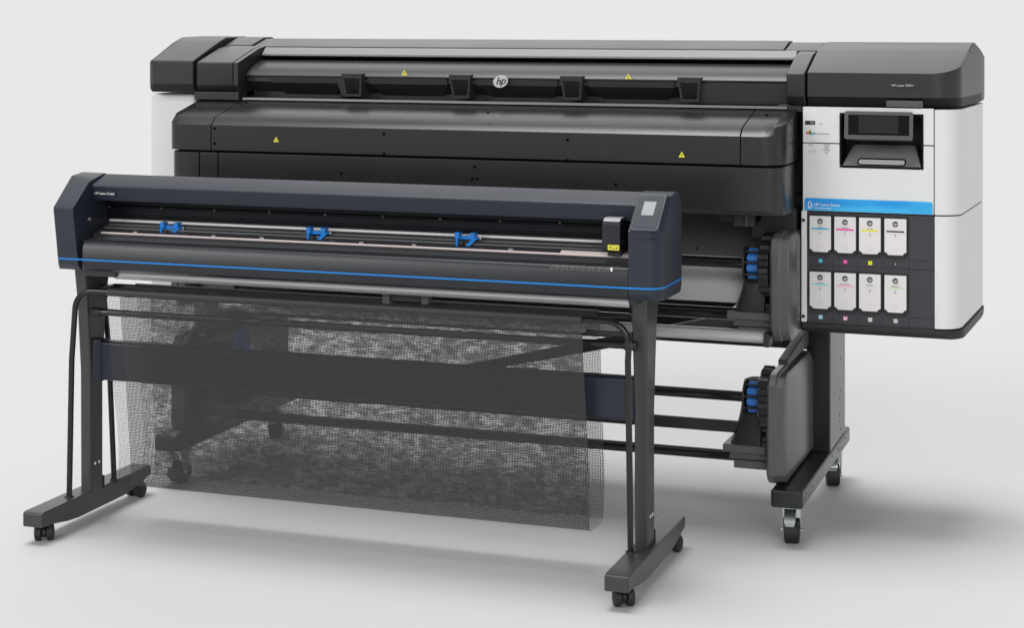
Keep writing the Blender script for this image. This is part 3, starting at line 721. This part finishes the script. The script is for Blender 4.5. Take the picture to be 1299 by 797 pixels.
# platen: white rear strip, graphite bed, buff cutting strip, ledge and rounded front
B().px([(-.428, .893), (-.428, .8995), (-.415, .902), (-.415, .893)], -1.975, -.316).build('rear_strip', M['wire'], CU, .0008)
bed = [(-.43, .888), (-.43, .8945), (-.500, .8715), (-.515, .8675), (-.515, .858), (-.545, .852), (-.560, .8535), (-.572, .855), (-.572, .83), (-.43, .83)]
B().px(bed, -1.975, -.316).build('platen', M['platen'], CU, .0008)
for y0, z0 in ((-.455, .8862), (-.475, .8797)):
    B().px([(y0-.004, z0-.0005), (y0-.004, z0+.0018), (y0+.004, z0+.0040), (y0+.004, z0+.001)], -1.96, -.33).build('platen_rib', M['legside'], CU, .0004)
B().px([(-.5145, .866), (-.5145, .8705), (-.509, .8725), (-.505, .866)], -1.95, -.32).build('cutting_strip', M['buff'], CU, .0004)
B().px([(-.512, .868), (-.512, .8735), (-.497, .8785), (-.497, .868)], at(712, 320, Y=-.5)[0], -.335).build('cutting_strip', M['buff'], CU, .0004)
for u in (175, 274, 335, 461, 528, 650, 730):
    q = at(u, 312, Y=-.49); B().box(q[0]-.007, q[0]+.007, -.506, -.498, .8705, .8765).build('grip_marker', M['alu'], CU, .0008)
fr = [(-.585, .769), (YF, .777), (YF, .834), (-.5915, .850), (-.572, .858), (-.565, .857), (-.565, .79), (-.575, .769)]
b = B(); fr2 = [(y, .777+(z-.777)*.6 if False else z) for y, z in fr]
b.loft([[(-1.966, y if y > -.59 else -.588, min(z, .842)) for y, z in fr], [(-1.958, y, z) for y, z in fr], [(-.3135, y, z) for y, z in fr]]); FP = b.build('front_panel', M['cutblack'], CU, .003, 3)
# blue stripe (front, wrapping the right cap)
b = B().px([(YF-.0015, .7990), (YF-.0015, .8035), (YF+.002, .8035), (YF+.002, .7990)], -2.0375, -.3125)
st = [(x, [(max(YF, YF+.050*(1-math.cos(math.pi/2*k/8)))-.0015, .7990), (max(YF, YF+.050*(1-math.cos(math.pi/2*k/8)))-.0015, .804), (-.40, .804), (-.40, .7990)]) for k, x in enumerate([-.268+.0435*math.sin(math.pi/2*k/8) for k in range(9)])]
b.secx([(-.3125, st[0][1])]+st+[(-.2225, [(-.43, .7990), (-.43, .804), (-.39, .804), (-.39, .7990)])])
b.build('blue_stripe', M['stripe'], CU)
# scale printed along the top of the front panel
b = B(); qa, qb = at(699, 338, Y=-.592)[0], at(775, 342, Y=-.592)[0]
rotm = Matrix.Rotation(math.radians(60), 4, 'X')
B().add([(qa, -.6008, .8395), (qb, -.6008, .8395), (qb, -.5935, .8520), (qa, -.5935, .8520)], [(0, 1, 2, 3)]).build('scale_plate', M['legside2'], FP)
n = 34
b.cur = 0
for i in range(n):
    x = qa+(qb-qa)*(i+.5)/n; w = (qb-qa)/n*(.25+.15*((i*7) % 3)/2); tall = 1 if i % 5 == 0 else .72+.2*((i*3) % 4)/4
    b.add([(x-w, -.6014, .8405), (x+w, -.6014, .8405), (x+w, -.6014+.0068*tall, .8405+.0105*tall), (x-w, -.6014+.0068*tall, .8405+.0105*tall)], [(0, 1, 2, 3)])
b.build('scale_marks', M['ink'], FP)
B().box(qb+.001, qb+.006, -.5995, -.5935, .842, .852).build('scale_end', M['whiteprint'], FP, .0006)
# knife carriage
b = B(); kx0, kx1 = at(764.5, 300, Y=-.535)[0], at(788.5, 300, Y=-.535)[0]
kp = [(-.542, .886), (-.545, .900), (-.545, .962), (-.530, .973), (-.45, .973), (-.45, .886)]
b.px(kp, kx0, kx1); K = b.build('knife_carriage', M['cutblack'], CU, .005, 3)
B().px([(-.5435, .9655), (-.530, .9742), (-.452, .9748), (-.452, .9715), (-.53, .9712)], kx0+.003, kx1-.003).build('carriage_top', mat('pale carriage lid', (.30, .29, .31), .4), K, .001)
B().px([(-.53, .885), (-.53, .873), (-.51, .873), (-.50, .886)], kx0+.012, kx1-.004).build('knife_holder', M['black'], K, .002)
l0, l1 = at(771, 318, Y=-.546)[0], at(785.5, 318, Y=-.546)[0]
b = B().box(l0, l1, -.5462, -.544, .8905, .9045); b.cur = 1
for sx_, sz_, w_, h_ in ((.15, .35, .12, .45), (.3, .2, .2, .12), (.3, .6, .1, .2), (.55, .2, .08, .5), (.72, .3, .16, .4)):
    x = l0+(l1-l0)*sx_; z = .8905+.014*sz_; b.box(x, x+(l1-l0)*w_, -.5468, -.5461, z, z+.014*h_*.8)
b.build('carriage_label', [M['yellow'], M['grey print']], K)
b = B().tube([(kx1+.004, -.47, .955), (kx1+.012, -.46, .93), (kx1+.006, -.47, .905)], .005, 8); b.box(kx1+.002, kx1+.018, -.47, -.44, .895, .905); b.build('carriage_cable', M['black'], CU)
B().box(kx1+.012, kx1+.024, -.46, -.445, .926, .933).build('carriage_clip', M['bluehub'], CU, .001)
B().lathe((kx1+.014, -.475, .905), 'x', [(-.004, .006), (.004, .006)], 12).build('carriage_wheel', M['steel'], CU)
# pinch rollers
def pinch(u, v):
    x, y, z = at(u, v, Y=-.465)
    b = B()
    b.box(x-.030, x+.022, -.468, -.455, z-.002, z+.008)                                   # body
    b.box(x-.034, x-.020, -.475, -.450, z+.000, z+.018); b.box(x+.012, x+.026, -.475, -.450, z+.000, z+.018)
    b.loft([[(x+.004, -.490, z-.018), (x+.018, -.490, z-.016), (x+.018, -.475, z-.016), (x+.004, -.475, z-.018)], [(x+.018, -.475, z+.004), (x+.036, -.475, z+.006), (x+.036, -.460, z+.006), (x+.018, -.460, z+.004)]])
    b.box(x-.026, x-.019, -.487, -.470, z-.018, z+.002)
    b.box(x+.026, x+.038, -.470, -.460, z+.000, z+.006)
    PB = b.build('pinch_roller', M['blue'], CU, .0015)
    B().lathe((x-.008, -.482, z-.011), 'x', [(-.005, .008), (.005, .008)], 18).build('rubber_wheel', M['rubber'], PB, .001)
    B().box(x+.037, x+.042, -.468, -.463, z+.001, z+.006).build('spring_pin', M['steel'], PB)
pinch(217.5, 290); pinch(403.5, 296.5); pinch(592.5, 303)
B().lathe((-1.968, -.545, .912), 'x', [(-.004, .004), (.004, .004)], 10).build('screw', M['legside'], CU)
# roller, brackets under the body
RL = B().lathe((0, -.50, .750), 'x', [(-1.905, .0165), (-.335, .0165)], 22).build('support_roller', M['alusatin'], CU, .001)
B().lathe((0, -.50, .750), 'x', [(-1.915, .013), (-1.905, .013)], 22).build('roller_end', M['whiteprint'], CU, .002)
for u in (492, 541, 718, 778, 272):
    q = at(u, 380, Y=-.45); B().box(q[0]-.011, q[0]+.011, -.465, -.44, q[2]-.012, q[2]+.020).build('roller_bracket', M['legside'], CU, .002)
q0, q1 = at(500, 377, Y=-.44), at(536, 379, Y=-.44); B().box(q0[0], q1[0], -.455, -.44, q0[2]-.008, q0[2]+.008).build('bracket_plate', M['cover'], CU, .002)
q = at(599, 372, Y=-.47); B().box(q[0]-.012, q[0]+.012, -.475, -.45, q[2]-.010, q[2]+.006).build('roller_clip', M['black'], CU, .002)
B().box(-1.965, -.31, -.565, -.40, .7695, .785).build('underside', M['black'], CU, .002)
B().box(-2.0, -1.89, -.53, -.40, .742, .7695).build('mounting_plate', M['stand'], CU, .003)
B().box(-.315, -.298, -.60+.02, -.45, .752, .7695).build('mounting_plate', M['black'], CU, .003)
# posts
for xc in (-2.0225, -.310):
    def pr(y0, y1, w, z): 
        return [(xc-w, y0+.006, z), (xc-w+.006, y0, z), (xc+w-.004, y0, z), (xc+w, y0+.006, z), (xc+w, y1, z), (xc-w, y1, z)]
    b = B().loft([pr(-.482, -.420, .0195, .088), pr(-.484, -.420, .0195, .45), pr(-.50, -.400, .0205, .66), pr(-.515, -.380, .022, .769)])
    b.build('stand_post', M['stand'], CU, .002)
    for y in (-.462, -.440):
        B().lathe((xc+.0195, y, .172), 'x', [(-.001, .0046), (.0016, .0046)], 12).build('bolt', M['whiteprint'], CU)
    B().box(xc+.012, xc+.021, -.418, -.412, .086, .125).build('post_slot', M['black'], CU)
# feet
for xc, sgn in ((-2.035, 1), (-.306, 1)):
    sidep = [(-.735, .050), (-.735, .090), (-.725, .0935), (-.150, .0935), (-.140, .089), (-.140, .062), (-.215, .046), (-.30, .034), (-.545, .032), (-.60, .036), (-.66, .045), (-.70, .050)]
    b = B().loft([[(xc-.0325, y, z) for y, z in sidep], [(xc+.0325, y, z) for y, z in sidep]])
    b.build('stand_foot', M['stand'], CU, .004, 3)
    for y, ang in ((-.682, 0.5), (-.185, -.15)):
        T = Matrix.Translation((xc+.004, y, 0)) @ Matrix.Rotation(ang, 4, 'Z')
        def tr(b): b.v = [tuple(T @ Vector(p)) for p in b.v]; return b
        for o in (-.017, .017):
            tr(B().lathe((o, 0, .0245), 'x', [(-.010, .018), (-.008, .0235), (.006, .0245), (.009, .021), (.011, .012)] if o > 0 else [(-.011, .012), (-.009, .021), (-.006, .0245), (.008, .0235), (.010, .018)], 28)).build('caster_wheel', M['rubber'], CU, .001)
        bb = B().lathe((0, 0, .0245), 'x', [(-.006, .016), (.006, .016)], 20); bb.lathe((0, .004, .038), 'z', [(0, .013), (.012, .013)], 16); bb.box(-.020, .020, -.016, .016, .042, .052)
        tr(bb).build('caster_housing', M['black'], CU, .002)
# crossbeam
cb = [(-.468, .424), (-.476, .430), (-.476, .536), (-.468, .542), (-.440, .542), (-.440, .424)]
B().px(cb, -2.0, -.33).build('cross_beam', M['navydk'], CU, .004, 3)
B().box(-2.003, -1.972, -.479, -.437, .421, .545).build('beam_bracket', M['navydk'], CU, .003)
# hoops
def arc(c, r, a0, a1, y, n=8, ry=None):
    return [(c[0]+r*math.cos(math.radians(a0+(a1-a0)*k/n)), y, c[1]+r*math.sin(math.radians(a0+(a1-a0)*k/n))) for k in range(n+1)]
FH = [(-2.028, -.560, .085), (-2.022, -.556, .50), (-2.016, -.552, .61)]+[(x, -.550, z) for x, _, z in arc((-1.955, .643), .060, 180, 90, 0)]+[(x, -.550, z) for x, _, z in arc((-.385, .643), .060, 90, 0, 0)]+[(-.327, -.552, .60), (-.325, -.553, .50), (-.324, -.535, .085)]
FHo = B().tube(FH, .0085, 14).build('basket_hoop', M['tube'], CU)
RH = [(-2.008, -.348, .085), (-2.012, -.372, .50), (-2.012, -.392, .62)]+[(x, -.400, z) for x, _, z in arc((-1.965, .650), .045, 180, 90, 0)]+[(x, -.400, z) for x, _, z in arc((-.375, .650), .045, 90, 0, 0)]+[(-.330, -.392, .62), (-.328, -.372, .50), (-.324, -.348, .085)]
B().tube(RH, .0085, 14).build('basket_hoop', M['tube'], CU)
for x, y in ((-2.028, -.560), (-.324, -.535), (-2.008, -.348), (-.324, -.348)):
    B().lathe((x, y, .0935), 'z', [(-.001, .014), (.004, .013)], 18).build('hoop_socket', M['black'], CU, .001)
for xx in (-1.985, -.325):
    B().box(xx-.012, xx+.012, -.455, -.395, .680, .700).build('hoop_clamp', M['stand'], CU, .003)
b = B().lathe((0, -.50, .633), 'x', [(-1.955, .0105), (-.335, .0105)], 16); b.build('basket_rod', M['tube'], CU)
for x in (-1.99, -.352): B().lathe((x, -.50, .633), 'x', [(0, .014), (.036, .014)], 10).build('rod_end', M['black'], CU, .003)
B().box(-.46, -.33, -.50, -.492, .655, .668).build('rod_strap', M['black'], CU, .001)

# net basket
prof = []
front = [(-.560, .702), (-.548, .60), (-.524, .45), (-.508, .30), (-.500, .20), (-.497, .150)]
corner1 = [(-.494, .136), (-.486, .126), (-.474, .121)]
bottom = [(-.44, .119), (-.40, .119)]
corner2 = [(-.374, .121), (-.366, .128), (-.362, .140)]
back = [(-.362, .20), (-.366, .30), (-.374, .45), (-.384, .60), (-.391, .688)]
line = front+corner1+bottom+corner2+back
def dens(l, k=4):
    o = []
    for i in range(len(l)-1):
        for j in range(k): t = j/k; o.append((l[i][0]+(l[i+1][0]-l[i][0])*t, l[i][1]+(l[i+1][1]-l[i][1])*t))
    return o+[l[-1]]
ln = dens(line)
acc = [0]
for i in range(1, len(ln)): acc.append(acc[-1]+math.hypot(ln[i][0]-ln[i-1][0], ln[i][1]-ln[i-1][1]))
NET_BACK = acc[[i for i, p in enumerate(ln) if p[0] > -.37][0]]
NET_B0 = acc[[i for i, p in enumerate(ln) if p[0] > -.480][0]]; NET_B1 = NET_BACK
M['net'] = net_material()
x0n, x1n, NX = -1.903, -.450, 160
vs, fs, uvs = [], [], []
for i, (y, z) in enumerate(ln):
    for k in range(NX+1):
        x = x0n+(x1n-x0n)*k/NX
        hang = min(1, max(0, (.70-z)/.5))*min(1, max(.12, (z-.13)/.12))
        w = hang*(.0035*math.sin(x*9+1.3)+.002*math.sin(x*23+z*9)+.0012*math.sin(x*51+z*14))
        sag = -.004*hang*math.sin(math.pi*k/NX)
        vs.append((x+(.006*hang*math.sin(z*7) if k in (0, NX) else 0), y+w, z+sag)); uvs.append((x-x0n, acc[i]))
for i in range(len(ln)-1):
    for k in range(NX): a = i*(NX+1)+k; fs.append((a, a+1, a+NX+2, a+NX+1))
me = bpy.data.meshes.new('net_basket'); c = Vector((-1.19, -.45, .4)); me.from_pydata([tuple(Vector(p)-c) for p in vs], [], fs)
uvl = me.uv_layers.new(name='UVMap')
for lp in me.loops: uvl.data[lp.index].uv = uvs[lp.vertex_index]
me.materials.append(M['net'])
for p in me.polygons: p.use_smooth = True
NET = bpy.data.objects.new('net_basket', me); COL.objects.link(NET); link(NET, c, CU)
NET['label'] = 'sheer black mesh basket hanging between the two stand posts'
# sewn sleeves around the hoops and hem cords of the net
for y, z, r in ((-.550, .703, .0125), (-.400, .695, .012)):
    B().lathe((0, y, z), 'x', [(x0n+.003, r), (x1n-.003, r)], 20).build('net_sleeve', mat('doubled net sleeve', (.026, .026, .027), .5, grain=.4, gscale=400), NET)

# =========================================================================================
#  LIGHT, WORLD, CAMERA
# =========================================================================================
w = bpy.data.worlds.new('World'); S.world = w; w.use_nodes = True
N, L = w.node_tree.nodes, w.node_tree.links
bg = N['Background']
tc = N.new('ShaderNodeTexCoord')
def dot(vec):
    v = Vector(vec).normalized(); n = N.new('ShaderNodeVectorMath'); n.operation = 'DOT_PRODUCT'; n.inputs[1].default_value = tuple(v)
    L.new(tc.outputs['Generated'], n.inputs[0]); return n.outputs['Value']
def ramp(val, a, b_, lo_, hi_):
    n = N.new('ShaderNodeMapRange'); n.interpolation_type = 'SMOOTHSTEP'
    n.inputs['From Min'].default_value = a; n.inputs['From Max'].default_value = b_; n.inputs['To Min'].default_value = lo_; n.inputs['To Max'].default_value = hi_
    L.new(val, n.inputs['Value']); return n.outputs[0]
def add(a, b_):
    n = N.new('ShaderNodeMath'); n.operation = 'ADD'; L.new(a, n.inputs[0]); L.new(b_, n.inputs[1]); return n.outputs[0]
# pale studio walls near the horizon, dimmer upper room, big soft overhead bank, front-left fill
def mul(a, b_):
    n = N.new('ShaderNodeMath'); n.operation = 'MULTIPLY'; L.new(a, n.inputs[0]); L.new(b_, n.inputs[1]); return n.outputs[0]
def lobe(d, inner, outer, val): return ramp(dot(d), math.cos(math.radians(outer)), math.cos(math.radians(inner)), 0, val)
room = ramp(dot((0, 0, 1)), -1, 1, .31, .31)
wall = mul(lobe((-.33, .94, 0), 42, 62, 1), ramp(dot((0, 0, 1)), .06, .22, .495, .08))
tot = add(room, wall)
for l_ in (((-.14, .04, 1), 7, 20, 11.0), ((-.35, .95, .68), 12, 26, 1.55), ((-.75, -1, .55), 8, 17, 6.5), ((.45, -1, .42), 9, 20, 4.2)):
    tot = add(tot, lobe(*l_))
comb = N.new('ShaderNodeCombineColor')
L.new(tot, comb.inputs[0]); L.new(tot, comb.inputs[1]); L.new(tot, comb.inputs[2])
L.new(comb.outputs[0], bg.inputs['Color']); bg.inputs['Strength'].default_value = 1.0

cam = bpy.data.cameras.new('camera'); co = bpy.data.objects.new('camera', cam); COL.objects.link(co)
co.location = (CX, CY, CH); co.rotation_euler = (math.pi/2, 0, YAW)
cam.sensor_width = 36; cam.lens = FPX/1299*36; cam.shift_x = (649.5-U0)/1299; cam.shift_y = -(398.5-V0)/1299
cam.clip_end = 5000; cam.clip_start = .05
S.camera = co
S.view_settings.view_transform = 'Standard'; S.view_settings.look = 'None'; S.view_settings.exposure = 0; S.view_settings.gamma = 1
S.cycles.max_bounces = 8; S.cycles.transparent_max_bounces = 16
S.render.film_transparent = False
